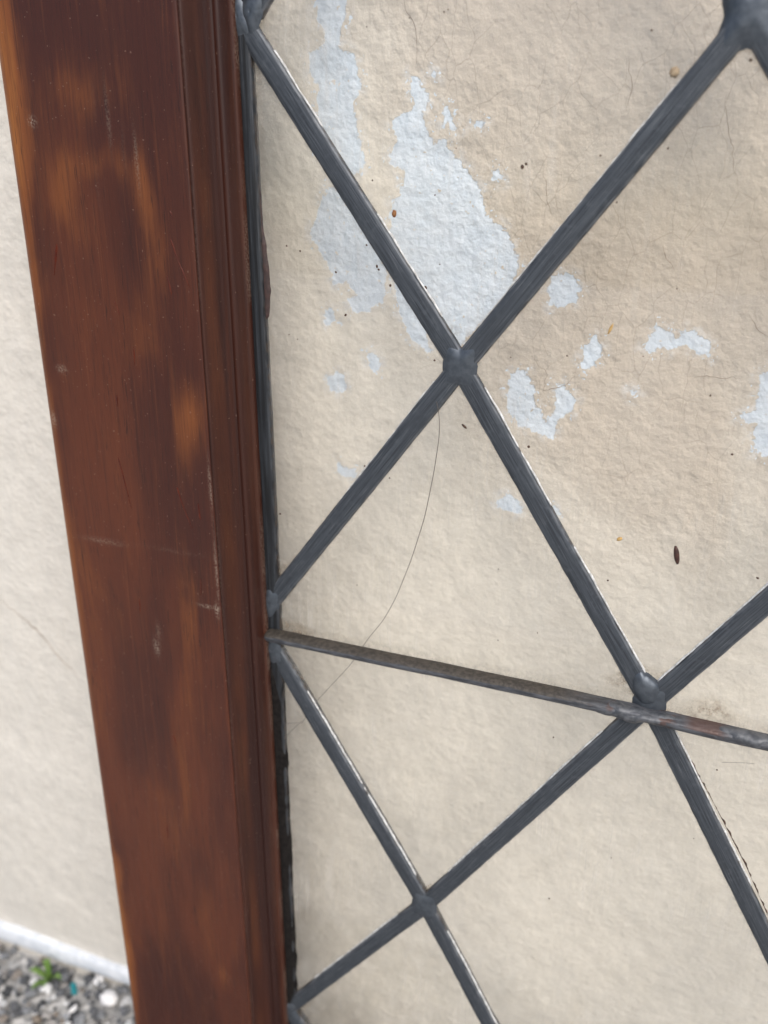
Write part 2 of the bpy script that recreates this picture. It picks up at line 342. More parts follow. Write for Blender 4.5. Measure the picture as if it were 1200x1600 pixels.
# ------------------------------------------------------------------ the masonry wall
YW = .032
PEELS=[
[(-57.2,111.1),(-57.0,115.2),(-47.0,114.6),(-47.1,110.6),(-47.7,105.1),(-49.8,97.4),(-44.5,95.4),(-42.1,86.3),(-44.5,81.9),(-44.3,74.4),(-41.3,64.3),(-43.2,61.5),(-46.6,58.7),(-52.3,57.1),(-57.5,66.7),(-58.2,81.4),(-57.4,87.4),(-60.5,91.2),(-60.2,97.1),(-55.2,96.9),(-54.0,103.3),(-57.0,105.5)],
[(-62.7,41.1),(-58.3,50.4),(-55.2,56.2),(-46.7,53.9),(-40.4,42.5),(-34.0,29.1),(-35.1,19.5),(-41.0,14.7),(-47.9,13.8),(-49.8,18.7),(-44.8,20.8),(-49.6,25.0),(-54.6,23.8),(-56.3,30.9),(-60.0,36.8)],
[(-25.2,88.7),(-22.2,89.3),(-21.4,86.5),(-19.2,82.8),(-19.6,79.6),(-21.3,78.5),(-20.0,73.3),(-17.4,68.5),(-13.6,70.7),(-11.4,66.6),(-6.6,62.0),(-1.7,56.0),(1.5,47.5),(6.3,44.9),(10.4,39.0),(12.1,31.1),(10.2,26.1),(4.6,16.5),(-3.2,9.9),(-6.7,4.3),(-12.3,5.7),(-21.8,9.6),(-29.4,18.9),(-34.0,34.3),(-32.5,42.7),(-32.4,50.9),(-29.2,52.5),(-28.3,58.9),(-27.4,61.6),(-32.3,63.5),(-32.7,66.6),(-30.0,69.7),(-31.7,74.2),(-30.8,76.4),(-25.6,79.3),(-23.9,81.5),(-25.2,85.1)],
[(-30.3,22.4),(-20.8,10.5),(-17.4,2.6),(-18.8,1.2),(-26.5,8.4),(-29.8,15.3)],
[(-13.8,81.3),(-12.0,77.6),(-9.4,73.6),(-11.5,72.9),(-13.2,75.5),(-14.5,72.5),(-15.0,78.4)],
[(-3.3,76.8),(-1.2,75.3),(-2.8,73.1),(-4.5,73.9)],
[(1.8,61.3),(3.8,62.4),(5.9,59.1),(4.4,58.2),(1.5,58.3)],
[(-18.5,90.3),(-16.4,89.8),(-16.8,88.5),(-18.1,88.5)],
[(-58.1,-11.1),(-54.8,-8.4),(-51.8,-9.6),(-50.3,-12.9),(-52.0,-15.5),(-57.3,-16.5)],
[(-42.3,-0.6),(-40.3,-0.0),(-37.4,-2.6),(-36.9,-6.4),(-38.9,-7.5),(-41.4,-4.4)],
[(-58.5,14.6),(-55.4,15.7),(-54.1,11.2),(-57.2,8.6),(-59.2,10.8)],
[(21.7,25.8),(22.7,29.1),(27.5,31.3),(30.8,29.9),(32.9,26.3),(31.4,22.6),(28.3,20.4),(23.3,20.5)],
[(34.0,2.2),(35.9,8.3),(38.9,11.9),(41.4,7.0),(39.7,3.5),(35.9,-0.3),(34.8,2.2)],
[(54.2,8.8),(55.7,13.0),(57.7,16.0),(61.6,15.5),(63.1,12.7),(65.8,15.3),(70.2,14.0),(73.6,11.5),(73.4,7.0),(69.8,8.7),(66.1,10.5),(62.5,8.6),(58.5,9.1),(55.6,6.4)],
[(10.5,-5.6),(13.2,-1.5),(17.0,-2.1),(19.2,-7.7),(20.5,-13.4),(23.4,-15.0),(24.2,-18.9),(27.2,-14.7),(27.5,-6.9),(26.4,-4.2),(30.2,-5.7),(34.2,-10.1),(33.6,-14.0),(28.4,-18.5),(27.4,-24.5),(23.1,-24.0),(15.2,-21.4),(10.5,-15.4)],
[(51.4,-5.5),(52.9,-4.6),(53.6,-6.4),(52.5,-7.6)],
[(85.8,-11.0),(87.9,-9.0),(90.2,-8.3),(90.4,-2.1),(89.2,3.1),(91.6,5.0),(100.0,7.4),(104.9,-20.2),(95.1,-23.3),(92.1,-22.7),(90.3,-16.4),(90.9,-12.7),(88.6,-13.0)],
[(7.8,-52.3),(10.7,-48.6),(14.2,-48.6),(18.0,-52.4),(17.6,-55.2),(11.0,-55.1)],
[(28.8,-50.3),(32.3,-51.9),(32.0,-54.1),(29.5,-53.4)],
[(-55.1,-43.6),(-52.0,-45.9),(-46.5,-45.7),(-47.7,-49.6),(-52.1,-50.2),(-54.7,-47.9)],
]
def wall_h(x, z):                               # relief of the rendered surface, towards the viewer
    return .00055*fbm(x*110+300, z*110+300, 21, 3)+.0011*fbm(x*22+300, z*22+300, 31, 2)
wx = axis([(-3, -.6, .3), (-.6, -.46, .01), (-.46, -.068, .003), (-.068, .112, .00062), (.112, .3, .003), (.3, .6, .03), (.6, 3, .3)])
wz = axis([(-.50, -.44, .01), (-.44, -.055, .003), (-.055, .122, .00062), (.122, .25, .004), (.25, .6, .05), (.6, 2.4, .3)])
X, Zz = np.meshgrid(wx, wz, indexing='ij'); fx, fz = X.ravel(), Zz.ravel()
def signed(px, pz, poly):
    P = np.asarray(poly)/1000; Q = np.roll(P, -1, 0); best = np.full(len(px), 1e9); ins = np.zeros(len(px), bool)
    for (ax, az), (bx, bz) in zip(P, Q):
        ex, ez = bx-ax, bz-az; t = np.clip(((px-ax)*ex+(pz-az)*ez)/(ex*ex+ez*ez+1e-15), 0, 1)
        best = np.minimum(best, np.hypot(px-ax-t*ex, pz-az-t*ez))
        c = (az > pz) != (bz > pz); ins ^= c & (px < (bx-ax)*(pz-az)/(bz-az+1e-15)+ax)
    return np.where(ins, best, -best)
peel = np.full(len(fx), -.02)
win_m = (fx > -.075) & (fx < .118) & (fz > -.075) & (fz < .125)
sx = fx[win_m]+.0009*fbm(fx[win_m]*260+99, fz[win_m]*260+99, 51, 3); sz = fz[win_m]+.0009*fbm(fx[win_m]*260+50, fz[win_m]*260+50, 61, 3)
best = np.full(win_m.sum(), -.02)
for P in PEELS: best = np.maximum(best, signed(sx, sz, P))
peel[win_m] = best
tone = sstep(-.06, .03, fx+.35*(fz-.03))*sstep(-.10, .0, fz+.25*(fx-.03))  # tan-to-pale field: reflections seen in the glass put into the wall colour
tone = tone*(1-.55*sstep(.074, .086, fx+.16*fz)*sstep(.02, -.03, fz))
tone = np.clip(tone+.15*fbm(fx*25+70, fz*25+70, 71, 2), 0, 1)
verts = np.stack([fx, YW-wall_h(fx, fz), fz], -1)
root = empty('rendered_wall', (0, YW, -.45))
tag(root, 'cream painted rough rendered wall with flaked white patches behind the window', 'wall', kind='thing')
nx, nz = len(wx), len(wz)
idx = np.arange(nx*nz).reshape(nx, nz)
Fq = np.stack([idx[:-1, :-1], idx[1:, :-1], idx[1:, 1:], idx[:-1, 1:]], -1).reshape(-1, 4)
# close the wall into a solid 0.2 m thick
nv = len(verts); rim_i = np.r_[idx[:, 0], idx[-1, 1:], idx[-2::-1, -1], idx[0, -2:0:-1]]
back = verts[rim_i].copy(); back[:, 1] = YW+.2
Fl = [tuple(f) for f in Fq]; R_ = len(rim_i)
for a in range(R_):
    b = (a+1) % R_; Fl.append((rim_i[b], rim_i[a], nv+a, nv+b))
Fl.append(tuple(nv+a for a in range(R_)))
allv = np.r_[verts, back]
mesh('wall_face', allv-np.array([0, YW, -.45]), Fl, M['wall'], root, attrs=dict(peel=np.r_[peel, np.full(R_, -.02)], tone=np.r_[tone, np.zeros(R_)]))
# painted plinth lip along the foot of the wall
bx = axis([(-3, -.7, .2), (-.7, 0, .006), (0, 3, .2)])
prof = [(.002, .0172), (-.0006, .0174), (-.0022, .0166), (-.0031, .0146), (-.0036, .0105), (-.0034, .0060), (-.0024, .0042), (.001, .0036)]
bv = []
for x in bx:
    g = gz(x, 0)+.002; wob = .0007*fbm(np.array([x*45+60]), np.array([5.5]), 5, 3)[0]
    for (py, pz) in prof: bv.append((x, YW+py+wob-.001, g+pz*(1+.10*math.sin(x*37))+wob))
mesh('plinth_lip', np.array(bv)-np.array([0, YW, -.45]), grid_faces(len(bx), len(prof)), M['band'], root)
# longer cracks in the paint
CR = [[(-27.3,112),(-27.3,107.8),(-25.2,104.6),(-23.6,102.6),(-23.9,97),(-22.5,89.5)],[(67.9,80.9),(69.9,74.3),(72.1,66.3),(75.1,57.4)],[(18.4,62.1),(20.2,53.2),(22.2,47.2)],
 [(56.3,40.5),(59.2,34.6),(60.2,33.1)],[(18.4,3.6),(24.1,-3.0),(22.3,-8.6),(29.5,-6.1),(33.4,-1.4),(33.8,3.9)],[(84.0,20.4),(86.8,16.7),(90.0,14.6)],[(69.8,0.0),(75.7,1.4),(84.8,1.4)],
 [(-249.1,-143.8),(-227.7,-158.6),(-206.4,-183.2)],[(40,92),(43,84),(41,77)]]
for i, c in enumerate(CR):
    P, s = polyline(np.array(c)/1000, .0006); n = len(P)
    P = P+np.stack([fbm(s*500+i*9, s*0+3, 81, 3), fbm(s*500+i*9, s*0+8, 91, 3)], 1)*.0008
    T = np.gradient(P, axis=0); T /= np.linalg.norm(T, axis=1)[:, None]; Nn = np.stack([-T[:, 1], T[:, 0]], 1)
    wd = (.00006+.00007*np.abs(fbm(s*700, s*0+i, 17, 2)))*np.sin(np.linspace(.25, math.pi-.12, n))*(3.2 if i == 7 else 1)
    L_, R2 = P+Nn*wd[:, None], P-Nn*wd[:, None]
    vv = []
    for q in (L_, R2): vv.append(np.stack([q[:, 0], YW-wall_h(q[:, 0], q[:, 1])-.00022, q[:, 1]], 1))
    vv = np.stack(vv, 1).reshape(-1, 3)
    mesh('crack', vv-np.array([0, YW, -.45]), [f[::-1] for f in grid_faces(n, 2)], M['crack'], root)

# ------------------------------------------------------------------ gravel (nobody could count it), a white stone, a weed, a teal scrap
t = (1+5**.5)/2
ico_v = np.array([(-1,t,0),(1,t,0),(-1,-t,0),(1,-t,0),(0,-1,t),(0,1,t),(0,-1,-t),(0,1,-t),(t,0,-1),(t,0,1),(-t,0,-1),(-t,0,1)], float); ico_v /= np.linalg.norm(ico_v[0])
ico_f = [(0,11,5),(0,5,1),(0,1,7),(0,7,10),(0,10,11),(1,5,9),(5,11,4),(11,10,2),(10,7,6),(7,1,8),(3,9,4),(3,4,2),(3,2,6),(3,6,8),(3,8,9),(4,9,5),(2,4,11),(6,2,10),(8,6,7),(9,8,1)]
def subdiv(v, f):
    v = list(map(tuple, v)); cache = {}; nf = []
    def mid(a, b):
        k = (min(a, b), max(a, b))
        if k not in cache:
            m = (np.array(v[a])+np.array(v[b])); m /= np.linalg.norm(m); cache[k] = len(v); v.append(tuple(m))
        return cache[k]
    for a, b, c in f:
        x, y, z = mid(a, b), mid(b, c), mid(c, a); nf += [(a, x, z), (x, b, y), (z, y, c), (x, y, z)]
    return np.array(v), nf
ic1 = subdiv(ico_v, ico_f); ic2 = subdiv(*ic1)
PV, PF, PT = [], [], []
for i in range(9000):
    x = rng.uniform(-.52, .06); y = rng.uniform(-.20, YW-.003)
    r = .0011+.0027*rng.random()**2.4
    d = ic1[0]*(1+.22*rng.standard_normal((len(ic1[0]), 1)))*np.array([1, rng.uniform(.65, 1), rng.uniform(.5, .8)])*r
    a = rng.uniform(0, 6.28); ca, sa = math.cos(a), math.sin(a); d = d@np.array([[ca, sa, 0], [-sa, ca, 0], [0, 0, 1]])
    PF += [tuple(q+42*i for q in f) for f in ic1[1]]
    PV.append(d+[x, y, gz(x, y)-.003+r*.4+rng.uniform(0, .003)]); PT += [rng.random()**1.5]*42
o = mesh('gravel', np.concatenate(PV), PF, M['gravel'], smooth=False, attrs=dict(tint=PT)); tag(o, kind='stuff')
o['label'] = 'loose grey and white gravel along the foot of the wall'; o['category'] = 'gravel'

c0 = np.array([-.2195, .018, gz(-.2195, 0)+.004])
o = mesh('stone', c0+ic2[0]*np.array([.0062, .0045, .0035])*(1+.08*rng.standard_normal((len(ic2[0]), 1))), ic2[1], M['stone'], loc=c0)
tag(o, 'large white pebble in the gravel beside the wooden stile', 'pebble')
c0 = np.array([-.246, .0165, gz(-.246, 0)+.0035])
bvv = np.array([(x, y, z) for x in (-.0017, .0017) for y in (-.001, .001) for z in (-.0034, .0034)])
o = mesh('plastic_scrap', c0+bvv@np.array([[1, .1, .25], [0, 1, 0], [-.25, .3, 1]]), [(0,1,3,2),(4,6,7,5),(0,4,5,1),(2,3,7,6),(0,2,6,4),(1,5,7,3)], M['teal'], loc=c0, smooth=False)
bm_ = o.modifiers.new('bevel', 'BEVEL'); bm_.width = .0005; bm_.segments = 2
tag(o, 'tiny teal plastic scrap lying in the gravel', 'litter')
wl = np.array([-.2675, .019, gz(-.2675, 0)-.001])
weed = empty('weed', wl); tag(weed, 'small bright green weed sprouting from gravel by the wall foot', 'weed')
for (ax, ay, hz, ln) in [(-.012, -.004, .010, 1), (.013, -.003, .012, 1), (-.004, -.012, .006, 1), (.005, -.010, .010, 1), (-.003, .003, .016, 1)]:
    n = 9; vv = []
    for i in range(n):
        q = i/(n-1); c = np.array([ax*q, ay*q, hz*math.sin(q*2.0)])
        side = np.array([-ay, ax, 0]); side /= np.linalg.norm(side)
        wq = .0021*math.sin(math.pi*min(1, q*.93+.06))**.8
        vv += [c-side*wq+[0, 0, .0006], c-[0, 0, .0002], c+side*wq+[0, 0, .0006]]
    lf = mesh('leaf', vv, grid_faces(n, 3), M['leaf'], weed); sm = lf.modifiers.new('thickness', 'SOLIDIFY'); sm.thickness = .0003

# ------------------------------------------------------------------ the leaded window sash
base = W(0, V0, 0)
sash = empty('leaded_window', base); sash.rotation_euler.x = -LEAN
tag(sash, 'old dark wooden window sash with diamond leaded clear glass leaning on the wall', 'window', kind='thing')
VT, UR = .268, .352                              # top of the sash, right border came
VB_T, VB_B = .196, -.362                         # top / bottom border came
STAIN= [(-119.2, 62.9, 19.8, 4.3, 0.7), (-100.4, 57.8, 9.4, 6.1, 0.5), (-111.8, 81.4, 12.5, 6.5, 0.35), (-87.2, -12.2, 5.4, 12.0, 1.0), (-88.4, -26.9, 4.6, 11.7, 0.5), (-142.3, 31.1, 5.2, 17.4, 0.45), (-139.6, -12.7, 5.2, 17.4, 0.45), (-142.0, -78.1, 5.8, 35.2, 0.55), (-94.2, -90.7, 3.8, 17.6, 0.6), (-134.7, -90.4, 4.2, 17.6, 0.35), (-102.6, -156.0, 5.2, 17.6, 0.5), (-102.0, -184.5, 2.7, 20.5, 0.5), (-96.7, -238.0, 4.6, 17.6, 0.5), (-90.7, -269.4, 2.7, 8.8, 0.7), (-96.5, 27.0, 7.3, 13.0, 0.35), (-77.0, 90.6, 5.2, 30.4, 0.35), (-128.1, 53.7, 5.2, 9.8, 0.5), (-139.4, -150.3, 4.2, 26.4, 0.4), (-141.8, -251.6, 4.2, 35.2, 0.4), (-141.0, 83.8, 6.2, 28.3, 0.6), (-97.3, 54.1, 2.9, 15.2, 0.4)]
SCUFF = [(-128, -66.6, 8, .8, .32), (-97.5, -65.4, 12, .6, .1), (-108.5, -107.3, 1.1, 3.4, .55), (-107.0, -100, .9, 3, .25), (-80.4, -86.6, .7, 2.6, .7), (-84, -85.5, 3.5, .5, .6), (-137.5, -2.7, 1.6, 1, .7), (-144.4, -21.4, 1, 2.5, .6), (-137.2, 76.4, 1.2, 1.2, .8), (-112, 83, .35, 6, .2), (-108, 77, .3, 8, .22), (-103, 70, .35, 7, .2), (-145.3, -238, .9, 2.5, 1.), (-145.2, -252, .9, 4, 1.), (-99, 64, .3, 8, .35), (-80.0, -40, .35, 9, .5), (-79.6, -72, .3, 12, .5), (-114, 60, .3, 7, .4)]
sk = lambda v: -.0108*v                          # the stile is a touch out of plumb
def gauss(u, v, lst):
    s = np.zeros(len(u))
    for (a, b, ru, rv, k) in lst: s += k*np.exp(-((u*1000-a)/ru)**2-((v*1000-b)/rv)**2)
    return s
def stick(profile, v0, v1, step, fu, close=True):     # sweep a (u,n) outline along v
    vs = np.linspace(v0, v1, int((v1-v0)/step)+1)
    pts = np.array([(fu(u, v), v, n) for v in vs for (u, n) in profile])
    F = grid_faces(len(vs), len(profile), True)
    F += [tuple(range(len(profile))), tuple((len(vs)-1)*len(profile)+k for k in range(len(profile)))[::-1]]
    return pts, F
def dense(outline, step):
    q = np.array(outline+[outline[0]]); r = []
    for a, b in zip(q[:-1], q[1:]):
        m = max(1, int(np.linalg.norm(b-a)/step)); r += [tuple(a+(b-a)*i/m) for i in range(m)]
    return r
def arc(cx, cz, r, a0, a1, n=6): return [(cx+r*math.cos(math.radians(a0+(a1-a0)*i/n)), cz+r*math.sin(math.radians(a0+(a1-a0)*i/n))) for i in range(n+1)]
NF, NB = .0175, -.0175                           # front and back of the sash
uL, uR = -.1482, -.0797
stile_out = [(uL+.002, NB), (uL, NB+.002), (uL, NF-.0042)]+arc(uL+.0042, NF-.0042, .0042, 175, 95, 6)+[(uL+.0042, NF), (uR-.0006, NF), (uR-.0002, NF-.0002), (uR, NF-.0006), (uR, NB)]
op = [(uR, NB)]
outl = dense([(a, b) for a, b in stile_out], .0011)
pts, F = stick(outl, V0, VT, .0011, lambda u, v: u+sk(v))
pu, pv = pts[:, 0]-sk(pts[:, 1]), pts[:, 1]
edge_w = .0045+.0035*(fbm(pv*30+60, pv*0+2, 41, 3)+.4)+.006*sstep(-.02, .10, pv)
STAIN = [q for q in STAIN if q[0] not in (-119.2, -100.4)]+[(-132, 58, 6, 12, .4), (-124, 62, 6, 6, .5), (-115, 64.5, 7, 5, .6), (-105, 62, 6, 5.5, .62), (-98, 55.5, 4.5, 7, .6), (-93, 42, 4.5, 14, .5), (-117, 86, 12, 8, .3), (-122, 45, 12, 9, .35), (-108, 12, 10, 16, .22), (-124, -120, 7, 30, .25), (-98, -125, 6, 18, .3), (-118, -215, 6, 30, .25), (-110, -60, 9, 22, .16)]
gu_ = pts[:, 0]+.0030*fbm(pts[:, 0]*120+50, pv*22+50, 301, 3); gv_ = pv+(.0035*fbm(pts[:, 0]*300+50, pv*12+50, 311, 4))+.007*fbm(pts[:, 0]*70+50, pv*30+50, 321, 3)
st = gauss(gu_, gv_, STAIN)*.55+1.05*np.clip(1-(pu-uL)/edge_w, 0, 1)**.7*(pts[:, 2] > -.5)
stile = mesh('stile', LA(pts), [f[::-1] for f in F], M['wood'], sash, attrs=dict(stain=st, scuff=gauss(pts[:, 0], pv, SCUFF)))
# glazing-side moulding: chamfer, quirk, bead, then the drop to the glass
def mould_prof(s=1):
    return [(0, NF-.0004), (.0008, NF-.0010), (.0016, NF-.0026), (.0030, NF-.0055), (.0042, NF-.0076), (.0050, NF-.0084), (.0053, NF-.0096), (.0059, NF-.0096),
            (.0066, NF-.0090), (.0076, NF-.0093), (.0083, NF-.0106), (.0089, NF-.0125), (.0092, NF-.0138), (.0096, NF-.0139), (.0100, NF-.0146), (.0104, .0002), (.0104, -.0022), (.0003, -.0022)]
mp = dense([(uR+.0001+a, n) for a, n in mould_prof()], .0007)
pts, F = stick(mp, VB_B-.006, VB_T+.006, .0025, lambda u, v: u+sk(v))
pu = pts[:, 0]-sk(pts[:, 1])-uR
st = .16*np.exp(-((pu-.0096)/.0009)**2)+.16*np.exp(-((pu-.0024)/.0014)**2)*(1+fbm(pts[:, 1]*40+9, pts[:, 1]*0, 4, 2))-.25*np.exp(-((pu-.0055)/.0007)**2)
mesh('moulding', LA(pts), [f[::-1] for f in F], M['mould'], sash, attrs=dict(stain=st, scuff=(np.exp(-((pu-.0102)/.0004)**2)*.25+np.exp(-(pu/.0004)**2)*.12)*np.clip(fbm(pts[:, 1]*60+20, pts[:, 1]*0, 8, 3)*2+.3, 0, 1)))
# right stile, rails and their mouldings (outside the photograph's frame)
def plain_member(name, outline, a0, a1, along, mat, stain=.1):
    o_ = dense(outline, .004); k = np.linspace(a0, a1, int((a1-a0)/.004)+1)
    if along == 'v': pts = np.array([(u, v, n) for v in k for u, n in o_])
    else: pts = np.array([(u, v, n) for u in k for v, n in o_])
    F = grid_faces(len(k), len(o_), True)+[tuple(range(len(o_))), tuple((len(k)-1)*len(o_)+i for i in range(len(o_)))[::-1]]
    ob = mesh(name, LA(pts), F, mat, sash, attrs=dict(stain=np.full(len(pts), stain), scuff=np.zeros(len(pts))))
    return ob
def rect(a, b): return [(a, NB), (b, NB), (b, NF-.002), (b-.002, NF), (a+.002, NF), (a, NF-.002)]
uR2 = UR+.0135
plain_member('stile', rect(uR2, uR2+.0685), V0, VT, 'v', M['wood'])
plain_member('rail', rect(V0, VB_B-.0135), uR+.006, uR2-.0001, 'u', M['wood'])
plain_member('rail', rect(VB_T+.0135, VT), uR+.001, uR2-.0001, 'u', M['wood'])
pr = [(a, n) for a, n in mould_prof()]
plain_member('moulding', [(uR2-.0001-a, n) for a, n in pr], VB_B-.006, VB_T+.006, 'v', M['mould'], 0)
plain_member('moulding', [(VB_B-.0134+a, n) for a, n in pr], uR+.008, uR2-.002, 'u', M['mould'], 0)
plain_member('moulding', [(VB_T+.0134-a, n) for a, n in pr], uR+.008, uR2-.002, 'u', M['mould'], 0)

# varnish runs on the stile face
DRIPS= [[(-133.3, 39.3), (-135.9, 29.3)], [(-88.1, 50.5), (-87.1, 48.3)], [(-88.6, 42.2), (-86.4, 35.7), (-82.8, 27.7)], [(-112.3, 22.1), (-110.8, 17.7)], [(-91.1, 31.2), (-89.7, 25.4)], [(-106.4, 7.2), (-106.6, 1.4)], [(-115.2, -9.7), (-115.4, -14.0)], [(-117.4, -32.6), (-113.8, -51.6)], [(-93.6, -40.7), (-91.8, -47.2), (-88.5, -55.4)], [(-85.4, -45.5), (-85.0, -51.5)], [(-86.5, -74.8), (-86.8, -81.3)], [(-114.4, -87.8), (-114.8, -94.2)], [(-105.0, -146.7), (-103.3, -151.7)], [(-112.1, -194.3), (-112.1, -201.0)]]
for i, d in enumerate(DRIPS):
    P, s = polyline(np.array(d)/1000, .0006); n = len(P); q = np.linspace(0, 1, n)
    wd = (.00022+.00034*(np.sin(q*5+i)*.5+.5)*(1-q)+.00012*fbm(s*600, s*0+i, 3, 2))*np.sin(np.clip(q*.94+.05, 0, 1)*math.pi)**.5
    if i in (0, 9): wd *= 1.8
    T = np.gradient(P, axis=0); T /= np.linalg.norm(T, axis=1)[:, None]+1e-12; Nn = np.stack([-T[:, 1], T[:, 0]], 1)
    vv = []
    for kk, hh in ((-1, -.0001), (-.6, .00009), (0, .00014), (.6, .00009), (1, -.0001)):
        vv.append(np.c_[P+Nn*(wd*kk)[:, None], np.full(n, NF+hh)])
    vv = np.stack(vv, 1).reshape(-1, 3)
    mesh('varnish_run', LA(vv), grid_faces(n, 5), M['drip'], stile)

# lattice node positions (window plane, mm): measured where seen, regular elsewhere
A, B, C, D = (2.3, 6.6), (71.8, 98.5), (71.6, -98.6), (-2.3, -212.6)
mm = lambda l: [(a/1000, b/1000) for a, b in l]
STR = [  # each visible run of came between two soldered joints
 [(-70.4, 105), A], [B, A], [A, (-67.5, -88.5)], [A, C],
 [C, (140, 3.5)], [(-67.2, -108.2), D], [C, D],
 [C, (139, -214)], [D, (-66.5, -299.5)], [D, (11.6, -237.5), (27.6, -266.7), (70, -330)],
 [B, (140, 2)], [B, (4, 194)], [B, (138, 194)], [(-66, 106), (2, 194)], [(70, -330), (139, -212)], [(-64, -304), (-22, -360)], [(70, -330), (48, -360)], [(70, -330), (92, -360)]]
for dx in (140, 280):
    for s_ in ([(0, 2), (70, 98)], [(0, 2), (70, -98.6)], [(70, 98), (0, 194)], [(70, -98.6), (0, -212)], [(0, -212), (70, -330)], [(70, -330), (92, -360)], [(70, -330), (48, -360)]):
        STR.append([(a+dx, b) for a, b in s_])
    if dx == 140:
        for s_ in ([(70, 98), (140, 2)], [(70, 98), (140, 194)], [(70, -98.6), (140, 2)], [(70, -98.6), (140, -212)], [(140, -212), (70, -330)]):
            STR.append([(a+dx, b) for a, b in s_])
TH = .002                                        # glass thickness; its face is n = 0
FL = [(-.0037, -.0002), (-.0037, .0005), (-.00355, .0010), (-.0032, .00138), (-.0026, .00158), (-.0017, .00168), (-.0008, .00172), (0, .00174), (.0008, .00172), (.0017, .00168), (.0026, .00158), (.0032, .00138), (.00355, .0010), (.0037, .0005), (.0037, -.0002)]
def came(name, pts2, width=1.0, seed=0, parent=None, mat=None):
    P, s = polyline(pts2, .0015); n = len(P)
    T = np.gradient(P, axis=0); T /= np.linalg.norm(T, axis=1)[:, None]; Nn = np.stack([-T[:, 1], T[:, 0]], 1)
    wob = fbm(s*30+seed*5.1, s*0+.5, 101, 2)*.00010; wv = 1+.02*fbm(s*70+seed*3.3, s*0+.2, 111, 3)
    vv, uv = [], []
    for (tt, h) in FL:
        t2 = tt*width*wv; e = abs(tt)/.0037
        hh = h+.00012*fbm(s*160+seed, s*0+tt*500, 121, 3)*(h > 0)
        vv.append(np.c_[P+Nn*(t2+wob+(e > .8)*.00012*fbm(s*260+seed*2, s*0+tt*900, 131, 3))[:, None], hh]); uv.append(np.c_[s+seed*.31, np.full(n, tt)])
    m = len(FL); V1 = np.stack(vv, 1).reshape(-1, 3); U1 = np.stack(uv, 1).reshape(-1, 2)
    V2 = V1.copy(); V2[:, 2] = -TH-V1[:, 2]
    ctr = np.repeat(P, m, 0); V2[:, :2] = ctr+(V1[:, :2]-ctr)*.72     # rear flange, narrower
    F = grid_faces(n, m); F2 = [f[::-1] for f in grid_faces(n, m, off=n*m)]
    for a in (0, (n-1)*m): F.append(tuple(range(a, a+m)))
    return mesh(name, LA(np.r_[V1, V2]), F+F2, mat or M['lead'], parent or sash, uv=np.r_[U1, U1])
CAMES = [came('lead_came', mm(s_), .93, i+1) for i, s_ in enumerate(STR)]
# border cames
bl = mm([(-70.6, 196), (-70.1, 99.3), (-69.5, 62.0), (-68.6, 16.5), (-67.5, -51.8), (-67.2, -88.0), (-66.9, -132.9), (-66.1, -231.1), (-65.8, -292.7), (-65.4, -362)])
for i, s_ in enumerate((bl, [(UR, VB_T), (UR, VB_B)], [(-.068, VB_T), (UR, VB_T)], [(-.063, VB_B), (UR, VB_B)])):
    came('border_came', s_, .93, 60+i, None, M['blacklead'])

# solder joints
def joint(cu, cv, dirs, arm=.0085, r0=.0042, top=.0025, seed=0, par=None, n_off=0., name='solder_joint', ks=.0020):
    nr, na = 12, 56; th = np.arange(na)/na*2*np.pi
    R = np.full(na, r0)
    for d in dirs:
        dd = np.abs((th-math.radians(d)+np.pi) % (2*np.pi)-np.pi); R = np.maximum(R, r0+(arm-r0)*np.exp(-(dd/.46)**2))
    R = R*(1+.10*fbm(np.cos(th)*2+9+seed*3, np.sin(th)*2+9, 141, 3))
    vv = [(cu, cv, top+n_off)]
    for j in range(1, nr+1):
        q = j/nr
        for a in range(na):
            r = R[a]*q; x, y = cu+r*math.cos(th[a]), cv+r*math.sin(th[a])
            la = []
            for d in dirs:
                cd, sd_ = math.cos(math.radians(d)), math.sin(math.radians(d)); tt = (x-cu)*cd+(y-cv)*sd_
                la.append(abs((x-cu)*sd_-(y-cv)*cd) if tt > 0 else r)
            lat = -ks*math.log(sum(math.exp(-l_/ks) for l_ in la))+ks*.43
            pf = math.sqrt(max(0., 1-max(0., (lat+.0006)/.0046)**2.6))
            h = pf*(.00150+(max(top, .0024)-.00150)*(1-q**2.4))+.00001*fbm(np.array([x*300+50+seed]), np.array([y*300+50]), 151, 2)[0]
            vv.append((x, y, h+n_off))
    F = [(0, 1+a, 1+(a+1) % na) for a in range(na)]
    F += [(1+j*na+a, 1+(j+1)*na+a, 1+(j+1)*na+(a+1) % na, 1+j*na+(a+1) % na) for j in range(nr-1) for a in range(na)]
    return mesh(name, LA(vv), F, M['solder'], par or sash)
def ang(a, b): return math.degrees(math.atan2(b[1]-a[1], b[0]-a[0]))
nodes = {}
for s_ in STR:
    for e, nx_ in ((s_[0], s_[1]), (s_[-1], s_[-2])):
        kx = (round(e[0]), round(e[1])); nodes.setdefault(kx, [e, []])[1].append(ang(e, nx_))
for i, (kx, (e, dirs)) in enumerate(nodes.items()):
    if len(dirs) >= 3:
        big = e == B
        joint(e[0]/1000, e[1]/1000, dirs, .0098 if big else .0076, .0066 if big else .0054, .0027 if big else .00235, i)
    else:
        joint(e[0]/1000, e[1]/1000, dirs+[90, -90], .0066, .0040, .00215, i)

